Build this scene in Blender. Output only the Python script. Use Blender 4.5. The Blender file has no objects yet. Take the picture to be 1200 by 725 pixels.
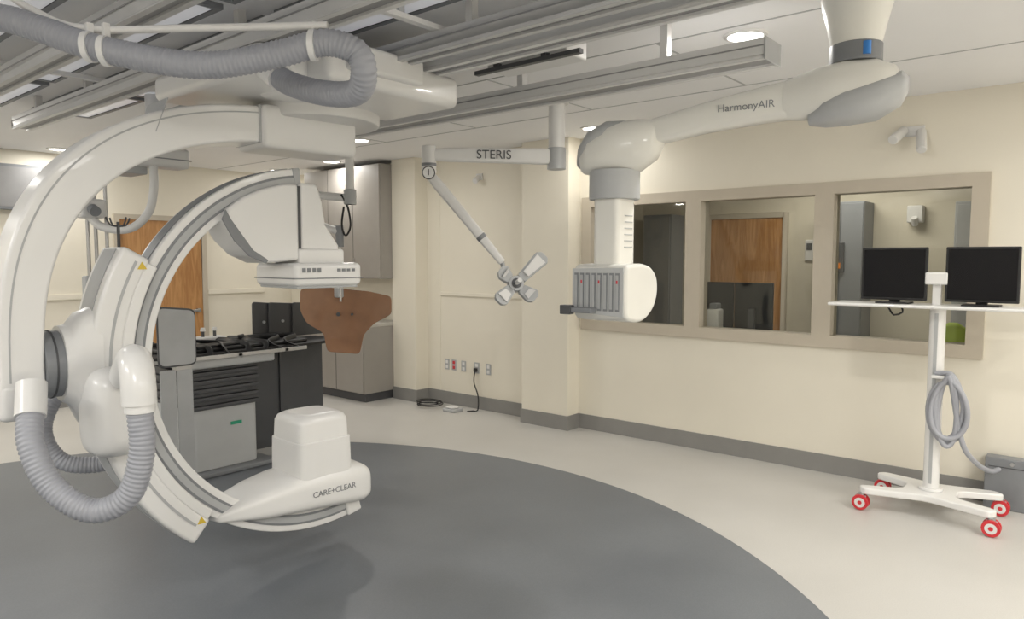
import bpy, bmesh, math, random
from mathutils import Matrix, Vector
random.seed(3)
sc = bpy.context.scene
sc.view_settings.view_transform = 'Standard'
sc.view_settings.look = 'None'
V = Vector
H = 2.78

# ------------------------------------------------------------------ materials
def mat(name, col, rough=0.5, metal=0.0, var=0.04, scale=8.0, bump=0.0, spec=0.5, coat=0.0, emis=None, es=0.0):
    m = bpy.data.materials.new(name); m.use_nodes = True
    nt = m.node_tree; b = nt.nodes['Principled BSDF']
    b.inputs['Roughness'].default_value = rough
    b.inputs['Metallic'].default_value = metal
    b.inputs['Specular IOR Level'].default_value = spec
    b.inputs['Coat Weight'].default_value = coat
    tc = nt.nodes.new('ShaderNodeTexCoord')
    nz = nt.nodes.new('ShaderNodeTexNoise'); nz.inputs['Scale'].default_value = scale
    nz.inputs['Detail'].default_value = 4
    nt.links.new(tc.outputs['Object'], nz.inputs['Vector'])
    rp = nt.nodes.new('ShaderNodeValToRGB')
    rp.color_ramp.elements[0].position = 0.3; rp.color_ramp.elements[1].position = 0.7
    rp.color_ramp.elements[0].color = tuple(max(0, c*(1-var)) for c in col) + (1,)
    rp.color_ramp.elements[1].color = tuple(min(1, c*(1+var)) for c in col) + (1,)
    nt.links.new(nz.outputs['Fac'], rp.inputs['Fac'])
    nt.links.new(rp.outputs['Color'], b.inputs['Base Color'])
    if bump > 0:
        bp = nt.nodes.new('ShaderNodeBump'); bp.inputs['Strength'].default_value = bump
        bp.inputs['Distance'].default_value = 0.003
        n2 = nt.nodes.new('ShaderNodeTexNoise'); n2.inputs['Scale'].default_value = scale*12
        nt.links.new(tc.outputs['Object'], n2.inputs['Vector'])
        nt.links.new(n2.outputs['Fac'], bp.inputs['Height'])
        nt.links.new(bp.outputs['Normal'], b.inputs['Normal'])
    if emis:
        b.inputs['Emission Color'].default_value = tuple(emis) + (1,)
        b.inputs['Emission Strength'].default_value = es
    return m

def floor_mat(name, c0, c1, speck, rough):
    m = bpy.data.materials.new(name); m.use_nodes = True
    nt = m.node_tree; b = nt.nodes['Principled BSDF']
    tc = nt.nodes.new('ShaderNodeTexCoord')
    n1 = nt.nodes.new('ShaderNodeTexNoise'); n1.inputs['Scale'].default_value = 1.3; n1.inputs['Detail'].default_value = 6
    n2 = nt.nodes.new('ShaderNodeTexNoise'); n2.inputs['Scale'].default_value = 160; n2.inputs['Detail'].default_value = 2
    for n in (n1, n2): nt.links.new(tc.outputs['Object'], n.inputs['Vector'])
    rp = nt.nodes.new('ShaderNodeValToRGB')
    rp.color_ramp.elements[0].position = 0.3; rp.color_ramp.elements[1].position = 0.7
    rp.color_ramp.elements[0].color = c0 + (1,); rp.color_ramp.elements[1].color = c1 + (1,)
    nt.links.new(n1.outputs['Fac'], rp.inputs['Fac'])
    r2 = nt.nodes.new('ShaderNodeValToRGB')
    r2.color_ramp.elements[0].position = 0.35; r2.color_ramp.elements[1].position = 0.65
    r2.color_ramp.elements[0].color = (speck, speck, speck, 1); r2.color_ramp.elements[1].color = (1, 1, 1, 1)
    nt.links.new(n2.outputs['Fac'], r2.inputs['Fac'])
    mx = nt.nodes.new('ShaderNodeMix'); mx.data_type = 'RGBA'; mx.blend_type = 'MULTIPLY'
    mx.inputs[0].default_value = 1
    nt.links.new(rp.outputs['Color'], mx.inputs[6]); nt.links.new(r2.outputs['Color'], mx.inputs[7])
    nt.links.new(mx.outputs[2], b.inputs['Base Color'])
    mr = nt.nodes.new('ShaderNodeMapRange')
    mr.inputs[3].default_value = rough-0.06; mr.inputs[4].default_value = rough+0.1
    nt.links.new(n1.outputs['Fac'], mr.inputs[0]); nt.links.new(mr.outputs[0], b.inputs['Roughness'])
    return m

def wood_mat(name, a, c):
    m = bpy.data.materials.new(name); m.use_nodes = True
    nt = m.node_tree; b = nt.nodes['Principled BSDF']; b.inputs['Roughness'].default_value = 0.4
    tc = nt.nodes.new('ShaderNodeTexCoord'); mp = nt.nodes.new('ShaderNodeMapping')
    mp.inputs['Scale'].default_value = (6, 6, 0.7)
    nz = nt.nodes.new('ShaderNodeTexNoise'); nz.inputs['Scale'].default_value = 3; nz.inputs['Detail'].default_value = 8
    nz.inputs['Distortion'].default_value = 1.5
    rp = nt.nodes.new('ShaderNodeValToRGB')
    rp.color_ramp.elements[0].position = 0.35; rp.color_ramp.elements[1].position = 0.65
    rp.color_ramp.elements[0].color = a + (1,); rp.color_ramp.elements[1].color = c + (1,)
    nt.links.new(tc.outputs['Object'], mp.inputs[0]); nt.links.new(mp.outputs[0], nz.inputs['Vector'])
    nt.links.new(nz.outputs['Fac'], rp.inputs['Fac']); nt.links.new(rp.outputs['Color'], b.inputs['Base Color'])
    return m

def glass_mat():
    m = bpy.data.materials.new('pane_glass'); m.use_nodes = True
    nt = m.node_tree; nt.nodes.remove(nt.nodes['Principled BSDF'])
    out = nt.nodes['Material Output']
    t = nt.nodes.new('ShaderNodeBsdfTransparent'); t.inputs[0].default_value = (0.93, 0.94, 0.92, 1)
    g = nt.nodes.new('ShaderNodeBsdfGlossy'); g.inputs['Roughness'].default_value = 0.02
    fr = nt.nodes.new('ShaderNodeFresnel'); fr.inputs[0].default_value = 1.45
    mu = nt.nodes.new('ShaderNodeMath'); mu.operation = 'MULTIPLY_ADD'
    mu.inputs[1].default_value = 0.8; mu.inputs[2].default_value = 0.0
    mx = nt.nodes.new('ShaderNodeMixShader')
    nt.links.new(fr.outputs[0], mu.inputs[0]); nt.links.new(mu.outputs[0], mx.inputs[0])
    nt.links.new(t.outputs[0], mx.inputs[1]); nt.links.new(g.outputs[0], mx.inputs[2])
    nt.links.new(mx.outputs[0], out.inputs[0])
    return m

M = {}
M['wall'] = mat('wall_paint', (0.81, 0.765, 0.66), 0.6, var=0.012, scale=3, bump=0.05)
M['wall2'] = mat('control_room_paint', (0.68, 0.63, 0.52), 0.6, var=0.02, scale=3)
M['ceil'] = mat('ceiling_paint', (0.87, 0.87, 0.88), 0.7, var=0.012, scale=2)
M['floor'] = floor_mat('floor_vinyl_beige', (0.56, 0.545, 0.515), (0.62, 0.605, 0.575), 0.94, 0.33)
M['dark'] = floor_mat('floor_vinyl_slate', (0.145, 0.158, 0.178), (0.19, 0.205, 0.225), 0.9, 0.36)
M['base'] = mat('baseboard_rubber', (0.26, 0.255, 0.245), 0.5)
M['frame'] = mat('window_frame_taupe', (0.53, 0.475, 0.39), 0.45, var=0.02)
M['glass'] = glass_mat()
M['white'] = mat('enamel_white', (0.80, 0.795, 0.785), 0.3, var=0.01, scale=3, coat=0.2)
M['white2'] = mat('plastic_white', (0.73, 0.725, 0.715), 0.4, var=0.015)
M['cream'] = mat('enamel_cream', (0.80, 0.79, 0.745), 0.3, var=0.01, coat=0.3)
M['lgrey'] = mat('plastic_light_grey', (0.44, 0.45, 0.46), 0.42)
M['tgrey'] = mat('table_panel_grey', (0.50, 0.51, 0.515), 0.38, var=0.02)
M['mgrey'] = mat('plastic_mid_grey', (0.22, 0.23, 0.245), 0.42)
M['dgrey'] = mat('plastic_dark_grey', (0.07, 0.072, 0.078), 0.45)
M['black'] = mat('rubber_black', (0.012, 0.012, 0.013), 0.5)
M['screen'] = mat('screen_black', (0.004, 0.004, 0.006), 0.25, var=0.0, spec=0.25)
M['alu'] = mat('aluminium', (0.70, 0.70, 0.70), 0.42, metal=0.15, var=0.03, scale=4)
M['alud'] = mat('aluminium_dark', (0.30, 0.30, 0.305), 0.42, metal=0.2, var=0.04)
M['alum'] = mat('aluminium_mid', (0.55, 0.55, 0.55), 0.42, metal=0.15, var=0.04)
M['steel'] = mat('brushed_steel', (0.45, 0.45, 0.46), 0.3, metal=0.9)
M['hose'] = mat('hose_grey', (0.36, 0.37, 0.41), 0.42, var=0.03)
M['wood'] = wood_mat('door_wood', (0.40, 0.19, 0.065), (0.56, 0.30, 0.12))
M['cab'] = mat('cabinet_laminate', (0.32, 0.30, 0.275), 0.42, var=0.03, scale=5)
M['counter'] = mat('counter_laminate', (0.48, 0.46, 0.42), 0.4)
M['amber'] = mat('lead_acrylic_brown', (0.29, 0.145, 0.075), 0.25, var=0.12, scale=6, coat=0.4)
M['red'] = mat('wheel_red', (0.60, 0.03, 0.04), 0.35)
M['blue'] = mat('label_blue', (0.05, 0.25, 0.7), 0.4)
M['green'] = mat('label_green', (0.03, 0.35, 0.2), 0.5)
M['lime'] = mat('fabric_lime', (0.55, 0.75, 0.08), 0.8)
M['orange'] = mat('label_orange', (0.8, 0.25, 0.03), 0.5)
M['yellow'] = mat('label_yellow', (0.7, 0.5, 0.05), 0.5)
M['panelg'] = mat('ceiling_panel_added_glow', (0.74, 0.74, 0.77), 0.25, var=0.08, scale=1.5, emis=(0.95, 0.96, 1.0), es=0.20)  # frosted panels are off; faint emission added to brighten the dark ceiling
M['lamp'] = mat('lamp_emissive', (1, 0.98, 0.92), 0.5, emis=(1.0, 0.97, 0.9), es=9.0)

# ------------------------------------------------------------------ builders
class G:
    def __init__(s, name, loc=(0, 0, 0), rz=0.0, world=True):
        e = bpy.data.objects.new(name, None); sc.collection.objects.link(e)
        s.e = e; s.M = Matrix.Translation(V(loc)) @ Matrix.Rotation(rz, 4, 'Z')
        e.matrix_world = s.M; e.empty_display_size = 0.1
        s.Mi = s.M.inverted(); s.world = world

def finish(g, name, bm, m, bevel=0.0, seg=3, bang=50, world=None, ang=38):
    bmesh.ops.remove_doubles(bm, verts=bm.verts, dist=1e-5)
    bmesh.ops.recalc_face_normals(bm, faces=bm.faces)
    if bevel > 0:
        es = [e for e in bm.edges if len(e.link_faces) == 2 and e.calc_face_angle(0) > math.radians(bang)]
        bmesh.ops.bevel(bm, geom=es, offset=bevel, segments=seg, profile=0.5, affect='EDGES', clamp_overlap=True)
    if g is not None:
        w = g.world if world is None else world
        if w: bm.transform(g.Mi)
    for f in bm.faces: f.smooth = True
    for e in bm.edges:
        if len(e.link_faces) == 2 and e.calc_face_angle(0) > math.radians(ang): e.smooth = False
    me = bpy.data.meshes.new(name); bm.to_mesh(me); bm.free()
    me.materials.append(m)
    o = bpy.data.objects.new(name, me); sc.collection.objects.link(o)
    if g is not None: o.parent = g.e
    md = o.modifiers.new('wn', 'WEIGHTED_NORMAL'); md.keep_sharp = True
    return o

def addbox(bm, mn, mx, rot=None, piv=None):
    r = bmesh.ops.create_cube(bm, size=1)
    c = (V(mn)+V(mx))/2; s = V(mx)-V(mn)
    for v in r['verts']:
        p = V((v.co.x*s.x, v.co.y*s.y, v.co.z*s.z))+c
        if rot is not None:
            q = V(piv) if piv is not None else c
            p = rot @ (p-q) + q
        v.co = p

def box(g, name, mn, mx, m, bevel=0.0, rot=None, piv=None, seg=3, world=None):
    bm = bmesh.new(); addbox(bm, mn, mx, rot, piv)
    return finish(g, name, bm, m, bevel, seg, world=world)

def boxes(g, name, lst, m, bevel=0.0, rot=None, piv=None, world=None):
    bm = bmesh.new()
    for mn, mx in lst: addbox(bm, mn, mx, rot, piv)
    return finish(g, name, bm, m, bevel, 2, world=world)

def frame_for(d):
    d = V(d).normalized()
    a = V((0, 0, 1)) if abs(d.z) < 0.95 else V((1, 0, 0))
    x = a.cross(d).normalized(); y = d.cross(x).normalized()
    return x, y

def cyl(g, name, p1, p2, r, m, r2=None, n=32, bevel=0.0, world=None):
    bm = bmesh.new(); p1 = V(p1); p2 = V(p2); r2 = r if r2 is None else r2
    x, y = frame_for(p2-p1); A = []; B = []
    for i in range(n):
        t = 2*math.pi*i/n; d = x*math.cos(t)+y*math.sin(t)
        A.append(bm.verts.new(p1+d*r)); B.append(bm.verts.new(p2+d*r2))
    for i in range(n):
        j = (i+1) % n; bm.faces.new((A[i], A[j], B[j], B[i]))
    bm.faces.new(A[::-1]); bm.faces.new(B)
    return finish(g, name, bm, m, bevel, 2, world=world)

def catmull(pts, step):
    pts = [V(p) for p in pts]
    P = [pts[0]*2-pts[1]]+pts+[pts[-1]*2-pts[-2]]; out = []
    for i in range(1, len(P)-2):
        a, b, c, d = P[i-1], P[i], P[i+1], P[i+2]
        n = max(2, int((c-b).length/step))
        for k in range(n):
            t = k/n
            out.append(0.5*((2*b)+(c-a)*t+(2*a-5*b+4*c-d)*t*t+(3*b-a-3*c+d)*t**3))
    out.append(pts[-1]); return out

def sweep(g, name, pts, r, m, step=0.02, n=14, corr=0.0, pitch=0.02, smooth=True, world=None, flat=1.0):
    q = catmull(pts, step) if smooth else [V(p) for p in pts]
    bm = bmesh.new(); rings = []; s = 0
    t0 = (q[1]-q[0]).normalized(); x, y = frame_for(t0)
    for i, p in enumerate(q):
        if i > 0: s += (q[i]-q[i-1]).length
        t = (q[min(i+1, len(q)-1)]-q[max(i-1, 0)]).normalized()
        x = (x-t*x.dot(t)).normalized(); y = t.cross(x)
        rr = r*(1+corr*math.sin(2*math.pi*s/pitch)) if corr else r
        rings.append([bm.verts.new(p+(x*math.cos(2*math.pi*k/n)+y*math.sin(2*math.pi*k/n)*flat)*rr) for k in range(n)])
    for a, b in zip(rings[:-1], rings[1:]):
        for k in range(n):
            j = (k+1) % n; bm.faces.new((a[k], a[j], b[j], b[k]))
    bm.faces.new(rings[0][::-1]); bm.faces.new(rings[-1])
    bmesh.ops.recalc_face_normals(bm, faces=bm.faces)
    return finish(g, name, bm, m, world=world, ang=60)

def loft(g, name, secs, m, n=40, world=None):
    """secs: (origin, A, B, p) superellipse sections"""
    bm = bmesh.new(); rings = []
    for o, A, B, p in secs:
        o = V(o); A = V(A); B = V(B); R = []
        for i in range(n):
            t = 2*math.pi*(i+0.5)/n; c = math.cos(t); s = math.sin(t)
            R.append(bm.verts.new(o+A*(math.copysign(abs(c)**(2/p), c))+B*(math.copysign(abs(s)**(2/p), s))))
        rings.append(R)
    for a, b in zip(rings[:-1], rings[1:]):
        for k in range(n):
            j = (k+1) % n; bm.faces.new((a[k], a[j], b[j], b[k]))
    bm.faces.new(rings[0][::-1]); bm.faces.new(rings[-1])
    return finish(g, name, bm, m, world=world, ang=50)

def prism(g, name, pts, vec, m, bevel=0.0, seg=3, bang=50, world=None):
    bm = bmesh.new(); vec = V(vec)
    a = [bm.verts.new(V(p)) for p in pts]; b = [bm.verts.new(V(p)+vec) for p in pts]
    bm.faces.new(a); bm.faces.new(b[::-1]); n = len(a)
    for i in range(n):
        j = (i+1) % n; bm.faces.new((a[j], a[i], b[i], b[j]))
    return finish(g, name, bm, m, bevel, seg, bang, world=world)

def strip(g, name, outer, inner, v0, v1, m, bevel=0.0, world=None, seg=3):
    """outer/inner lists of (u,z); extruded along local y"""
    bm = bmesh.new(); st = []
    for (a, b), (c, d) in zip(outer, inner):
        st.append([bm.verts.new((a, v0, b)), bm.verts.new((a, v1, b)), bm.verts.new((c, v1, d)), bm.verts.new((c, v0, d))])
    for p, q in zip(st[:-1], st[1:]):
        for k in range(4):
            j = (k+1) % 4; bm.faces.new((p[k], p[j], q[j], q[k]))
    bm.faces.new(st[0][::-1]); bm.faces.new(st[-1])
    return finish(g, name, bm, m, bevel, seg, world=world)

def arc(r, a0, a1, n=60):
    return [(r*math.cos(math.radians(a0+(a1-a0)*i/n)), r*math.sin(math.radians(a0+(a1-a0)*i/n))) for i in range(n+1)]

def arcbar(g, name, r0, r1, a0, a1, v0, v1, m, bevel=0.0, n=60):
    return strip(g, name, arc(r1, a0, a1, n), arc(r0, a0, a1, n), v0, v1, m, bevel)

def text(g, name, s, loc, dx, up, size, m, world=None):
    c = bpy.data.curves.new(name, 'FONT'); c.body = s; c.size = size; c.extrude = 0.0008
    c.align_x = 'CENTER'; c.align_y = 'CENTER'; c.materials.append(m)
    o = bpy.data.objects.new(name, c); sc.collection.objects.link(o)
    dx = V(dx).normalized(); up = V(up).normalized(); nn = dx.cross(up)
    R = Matrix((dx, up, nn)).transposed().to_4x4()
    Mx = Matrix.Translation(V(loc)) @ R
    w = g.world if world is None else world
    o.parent = g.e
    o.matrix_local = (g.Mi @ Mx) if w else Mx
    return o

def rcurve(pts, r, n=6):
    """round corners of a 3D polygon"""
    out = []; N = len(pts)
    for i in range(N):
        p = V(pts[i]); a = V(pts[i-1]); b = V(pts[(i+1) % N])
        da = (a-p); db = (b-p); rr = min(r, da.length*0.45, db.length*0.45)
        s = p+da.normalized()*rr; e = p+db.normalized()*rr
        for k in range(n+1):
            t = k/n; out.append(s*(1-t)**2+p*2*t*(1-t)+e*t*t)
    return out

# ------------------------------------------------------------------ camera
cd = bpy.data.cameras.new('camera'); cam = bpy.data.objects.new('camera', cd)
sc.collection.objects.link(cam); sc.camera = cam
cd.sensor_width = 36; cd.lens = 25.2; cd.clip_start = 0.05
cam.location = (0, 0, 1.65)
cam.rotation_euler = (math.radians(90-4.1), 0, math.radians(-50))

# ------------------------------------------------------------------ room shell
XW = 5.72; YB = 8.85; XL = -3.6; YF = -3.2
box(None, 'floor', (XL-0.1, YF-0.1, -0.1), (8.75, YB+0.1, 0), M['floor'])
bm = bmesh.new(); A = []; B = []
for i in range(160):
    t = 2*math.pi*i/160; x = 0.7+3.75*math.cos(t); y = 3.40+3.52*math.sin(t)
    A.append(bm.verts.new((x, y, 0))); B.append(bm.verts.new((x, y, 0.002)))
bm.faces.new(B)
for i in range(160):
    j = (i+1) % 160; bm.faces.new((A[i], A[j], B[j], B[i]))
finish(None, 'floor_inlay', bm, M['dark'])
box(None, 'ceiling', (XL-0.1, YF-0.1, H), (8.75, YB+0.1, H+0.1), M['ceil'])
WZ0, WZ1, WY0, WY1 = 1.0, 2.19, 0.68, 3.88
boxes(None, 'wall_right', [((XW, YF, 0), (XW+0.12, YB, WZ0)), ((XW, YF, WZ1), (XW+0.12, YB, H)),
      ((XW, YF, WZ0), (XW+0.12, WY0, WZ1)), ((XW, WY1, WZ0), (XW+0.12, YB, WZ1))], M['wall'])
box(None, 'wall_pilaster', (5.53, 3.95, 0), (XW, 4.51, H), M['wall'])
box(None, 'wall_pilaster.001', (5.53, 6.07, 0), (XW, 6.465, H), M['wall'])
box(None, 'wall_back', (XL, YB, 0), (8.7, YB+0.1, H), M['wall'])
box(None, 'wall_left', (XL-0.1, YF, 0), (XL, YB, H), M['wall'])
box(None, 'wall_front', (XL, YF-0.1, 0), (8.7, YF, H), M['wall'])
b = 0.012; bh = 0.14
boxes(None, 'baseboard_right', [((XW-b, YF, 0), (XW, 3.95, bh)), ((5.53, 3.95-b, 0), (XW, 3.95, bh)),
      ((5.53-b, 3.95-b, 0), (5.53, 4.51+b, bh)), ((XW-b, 4.51, 0), (XW, 6.07, bh)),
      ((5.53, 6.07-b, 0), (XW, 6.07, bh)), ((5.53-b, 6.07-b, 0), (5.53, 6.465, bh))], M['base'])
boxes(None, 'baseboard_back', [((XL, YB-b, 0), (3.4, YB, bh)), ((4.5, YB-b, 0), (XW, YB, bh))], M['base'])
box(None, 'baseboard_left', (XL, YF, 0), (XL+b, YB, bh), M['base'])
boxes(None, 'trim_1', [((XL, YB-0.03, 1.19), (3.4, YB, 1.25)), ((4.5, YB-0.03, 1.19), (5.3, YB, 1.25))], M['wall'], 0.006)
box(None, 'trim_2', (XW-0.02, 4.51, 1.23), (XW, 5.85, 1.27), M['wall'], 0.005)
box(None, 'trim_3', (XW-0.006, 5.86, bh), (XW, 5.875, H), M['wall'])

# windows
ys = [(WY0, 1.70), (1.70, 2.765), (2.765, WY1)]
fw = 0.07
for i, (a, c) in enumerate(ys):
    g = G('window_%d' % (i+1), (XW, (a+c)/2, (WZ0+WZ1)/2))
    x0, x1 = XW-0.03, XW+0.13
    e0 = a+(0.075 if i == 0 else fw); e1 = c-(0.075 if i == 2 else fw)
    boxes(g, 'frame', [((x0, a-(0.03 if i == 0 else 0), WZ0-0.03), (x1, c+(0.03 if i == 2 else 0), WZ0+0.06)),
                       ((x0, a-(0.03 if i == 0 else 0), WZ1-0.06), (x1, c+(0.03 if i == 2 else 0), WZ1+0.03)),
                       ((x0+0.001, a-(0.03 if i == 0 else 0), WZ0+0.06), (x1, e0, WZ1-0.06)),
                       ((x0+0.001, e1, WZ0+0.06), (x1, c+(0.03 if i == 2 else 0), WZ1-0.06))], M['frame'])
    box(g, 'glass_pane', (XW+0.06, e0, WZ0+0.06), (XW+0.066, e1, WZ1-0.06), M['glass'])

# doors
def door(name, ax, c0, c1, pos, sgn, h=2.1):
    def bx(a0, a1, z0, z1, d0, d1):
        p, q = sorted((pos+sgn*d0, pos+sgn*d1))
        return ((a0, p, z0), (a1, q, z1)) if ax == 'Y' else ((p, a0, z0), (q, a1, z1))
    cc = ((c0+c1)/2, pos, h/2) if ax == 'Y' else (pos, (c0+c1)/2, h/2)
    g = G(name, cc)
    boxes(g, 'door_leaf', [bx(c0, c1, 0.01, h, 0.001, 0.02)], M['wood'])
    boxes(g, 'door_frame', [bx(c0-0.06, c0, 0, h+0.06, 0, 0.04), bx(c1, c1+0.06, 0, h+0.06, 0, 0.04), bx(c0, c1, h, h+0.06, 0, 0.04)], M['frame'], 0.004)
    mn, mx = bx(c1-0.16, c1-0.05, 0.98, 1.01, 0.05, 0.07); box(g, 'handle', mn, mx, M['steel'], 0.005)
    mn, mx = bx(c1-0.09, c1-0.05, 0.97, 1.02, 0.02, 0.07); box(g, 'rose', mn, mx, M['steel'], 0.005)
door('door_1', 'Y', 3.46, 4.43, YB, -1)

# ------------------------------------------------------------------ control room beyond the glass
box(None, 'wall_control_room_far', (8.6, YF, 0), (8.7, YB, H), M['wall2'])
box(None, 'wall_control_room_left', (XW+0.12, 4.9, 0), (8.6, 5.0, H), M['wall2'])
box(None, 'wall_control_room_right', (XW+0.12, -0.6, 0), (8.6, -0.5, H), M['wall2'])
door('door_2', 'X', 3.02, 3.92, 8.6, -1, 2.13)
door('door_3', 'Y', 6.6, 7.5, 4.9, -1, 2.1)
g = G('storage_cabinet', (8.38, 2.25, 1.1))
box(g, 'carcass', (8.2, 2.04, 0.0), (8.59, 2.5, 2.25), M['mgrey'], 0.008)
boxes(g, 'doors', [((8.185, 2.05, 0.05), (8.2, 2.265, 2.23)), ((8.185, 2.275, 0.05), (8.2, 2.49, 2.23))], M['mgrey'], 0.004)
g = G('tall_locker', (8.38, 1.0, 1.1))
box(g, 'carcass', (8.2, 0.7, 0.0), (8.59, 1.22, 2.2), M['lgrey'], 0.008)
box(g, 'locker_door', (8.185, 0.72, 0.05), (8.2, 1.2, 2.17), M['lgrey'], 0.004)
g = G('tall_locker', (8.38, 4.5, 1.1))
box(g, 'carcass', (8.25, 4.3, 0.0), (8.59, 4.7, 2.2), M['mgrey'], 0.008)
box(g, 'locker_door', (8.235, 4.32, 0.05), (8.25, 4.68, 2.17), M['mgrey'], 0.004)
g = G('wall_control_panel', (8.17, 2.3, 1.6))
box(g, 'plate', (8.15, 2.22, 1.5), (8.185, 2.42, 1.82), M['dgrey'], 0.01)
box(g, 'green_light', (8.143, 2.27, 1.72), (8.151, 2.37, 1.76), M['green'])
box(g, 'orange_label', (8.143, 2.25, 1.54), (8.151, 2.39, 1.6), M['orange'])
g = G('glove_dispenser', (8.55, 1.62, 2.1))
box(g, 'case', (8.48, 1.55, 2.02), (8.6, 1.7, 2.2), M['white2'], 0.015)
cyl(g, 'nozzle', (8.5, 1.62, 2.0), (8.44, 1.62, 2.07), 0.03, M['white'])
g = G('thermostat', (8.58, 2.72, 1.75))
box(g, 'case', (8.57, 2.66, 1.62), (8.6, 2.76, 1.86), M['white2'], 0.01)
box(g, 'display', (8.565, 2.68, 1.74), (8.571, 2.74, 1.82), M['dgrey'])
g = G('control_desk', (6.5, 2.2, 0.4))
box(g, 'top', (XW+0.14, 0.0, 0.72), (6.75, 4.3, 0.75), M['counter'], 0.006)
boxes(g, 'legs', [((XW+0.2, y, 0), (6.6, y+0.04, 0.72)) for y in (0.1, 1.4, 2.9, 4.2)], M['lgrey'])
def monitor(g, cx, cy, z0, w, h, face=-1, t=0.03):
    box(g, 'bezel', (cx-t/2, cy-w/2, z0), (cx+t/2, cy+w/2, z0+h), M['black'], 0.006)
    xs = cx+face*t/2
    a, b2 = sorted((xs, xs+face*0.0015))
    box(g, 'screen', (a, cy-w/2+0.014, z0+0.016), (b2, cy+w/2-0.014, z0+h-0.014), M['screen'])
for k, cy in enumerate((2.46, 2.82)):
    g = G('desktop_monitor', (6.3, cy, 1.2))
    monitor(g, 6.3, cy, 0.97, 0.35, 0.46, face=1)
    box(g, 'neck', (6.235, cy-0.03, 0.76), (6.275, cy+0.03, 1.2), M['dgrey'], 0.005)
    box(g, 'foot', (6.17, cy-0.11, 0.75), (6.38, cy+0.11, 0.77), M['dgrey'], 0.005)
g = G('intercom_unit', (6.05, 2.72, 1.0))
box(g, 'body', (6.0, 2.66, 0.75), (6.12, 2.77, 1.2), M['white2'], 0.015)
box(g, 'cap', (6.01, 2.68, 1.2), (6.11, 2.75, 1.25), M['mgrey'], 0.01)
g = G('folded_safety_vest', (6.2, 0.93, 0.95))
loft(g, 'cloth', [((6.2, 0.93, 0.752), (0.16, 0, 0), (0, 0.13, 0), 3), ((6.2, 0.93, 0.85), (0.17, 0.02, 0), (0, 0.15, 0), 3),
                  ((6.19, 0.92, 1.0), (0.13, 0, 0), (0, 0.12, 0), 2.6), ((6.18, 0.9, 1.13), (0.09, 0, 0), (0, 0.09, 0), 2.2), ((6.18, 0.9, 1.17), (0.03, 0, 0), (0, 0.03, 0), 2)], M['lime'])
box(g, 'reflective_band', (6.03, 0.78, 0.9), (6.06, 1.06, 0.93), M['lgrey'])

# ------------------------------------------------------------------ cabinets
g = G('upper_cabinet', (5.53, 7.2, 2.07))
box(g, 'carcass', (5.37, 6.47, 1.41), (XW-0.002, 7.94, 2.73), M['cab'], 0.003)
boxes(g, 'doors', [((5.35, 6.475+i*0.49, 1.415), (5.37, 6.475+i*0.49+0.482, 2.725)) for i in range(3)], M['cab'], 0.003)
boxes(g, 'door_gaps', [((5.352, 6.475+i*0.49+0.482, 1.415), (5.37, 6.475+i*0.49+0.49, 2.725)) for i in range(2)], M['black'])
boxes(g, 'handles', [((5.325, 6.92+i*0.49, 1.5), (5.335, 6.93+i*0.49, 1.65)) for i in range(3)], M['steel'], 0.002)
g = G('base_cabinet', (5.4, 7.4, 0.45))
box(g, 'kick', (5.14, 6.5, 0), (XW-0.02, 8.5, 0.1), M['dgrey'])
box(g, 'carcass', (5.1, 6.47, 0.1), (XW-0.002, 8.5, 0.86), M['cab'], 0.003)
boxes(g, 'doors', [((5.082, 6.475+i*0.5, 0.11), (5.1, 6.475+i*0.5+0.49, 0.85)) for i in range(4)], M['cab'], 0.003)
boxes(g, 'door_gaps', [((5.085, 6.475+i*0.5+0.49, 0.11), (5.1, 6.475+i*0.5+0.5, 0.85)) for i in range(3)], M['black'])
box(g, 'worktop', (5.06, 6.468, 0.86), (XW-0.002, 8.52, 0.90), M['counter'], 0.006)
g = G('paper_towel_box', (5.5, 7.0, 1.0))
box(g, 'box_body', (5.4, 6.9, 0.902), (5.6, 7.15, 1.1), M['white2'], 0.01)
cyl(g, 'roll', (5.5, 7.02, 1.1), (5.5, 7.02, 1.13), 0.05, M['lgrey'])

# ------------------------------------------------------------------ ceiling items
def rail(x0, x1, y0, y1, zb, m1='alu', hh=0.09, hy=0.5):
    g = G('ceiling_rail', ((x0+x1)/2, (y0+y1)/2, zb+0.05))
    boxes(g, 'profile', [((x0, y0, zb+0.02), (x1, y1, zb+hh)), ((x0, y0, zb), (x0+0.03, y1, zb+0.02)), ((x1-0.03, y0, zb), (x1, y1, zb+0.02))], M[m1], 0.002)
    boxes(g, 'groove', [((x0-0.002, y0+0.002, zb+0.055), (x0+0.001, y1, zb+0.061)), ((x0+0.03, y0+0.002, zb+0.012), (x1-0.03, y1, zb+0.0205))], M['alud'])
    n = int((y1-y0)/0.9)
    boxes(g, 'hangers', [(((x0+x1)/2-0.02, y0+hy+k*0.9, zb+hh), ((x0+x1)/2+0.02, y0+hy+0.04+k*0.9, H)) for k in range(n+1) if y0+hy+0.06+k*0.9 < y1], M['white2'])
    box(g, 'end_cap', (x0-0.004, y0-0.008, zb-0.004), (x1+0.004, y0, zb+hh+0.004), M['lgrey'], 0.003)
rail(3.12, 3.30, 1.20, 5.2, 2.51)
rail(2.54, 2.66, -1.0, 5.2, 2.585, 'alu')
rail(2.32, 2.42, -1.0, 5.2, 2.585, 'alum')
rail(1.72, 1.84, -1.0, 6.2, 2.585, 'alu')
rail(1.24, 1.34, -1.0, 6.2, 2.585, 'alum')
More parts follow.
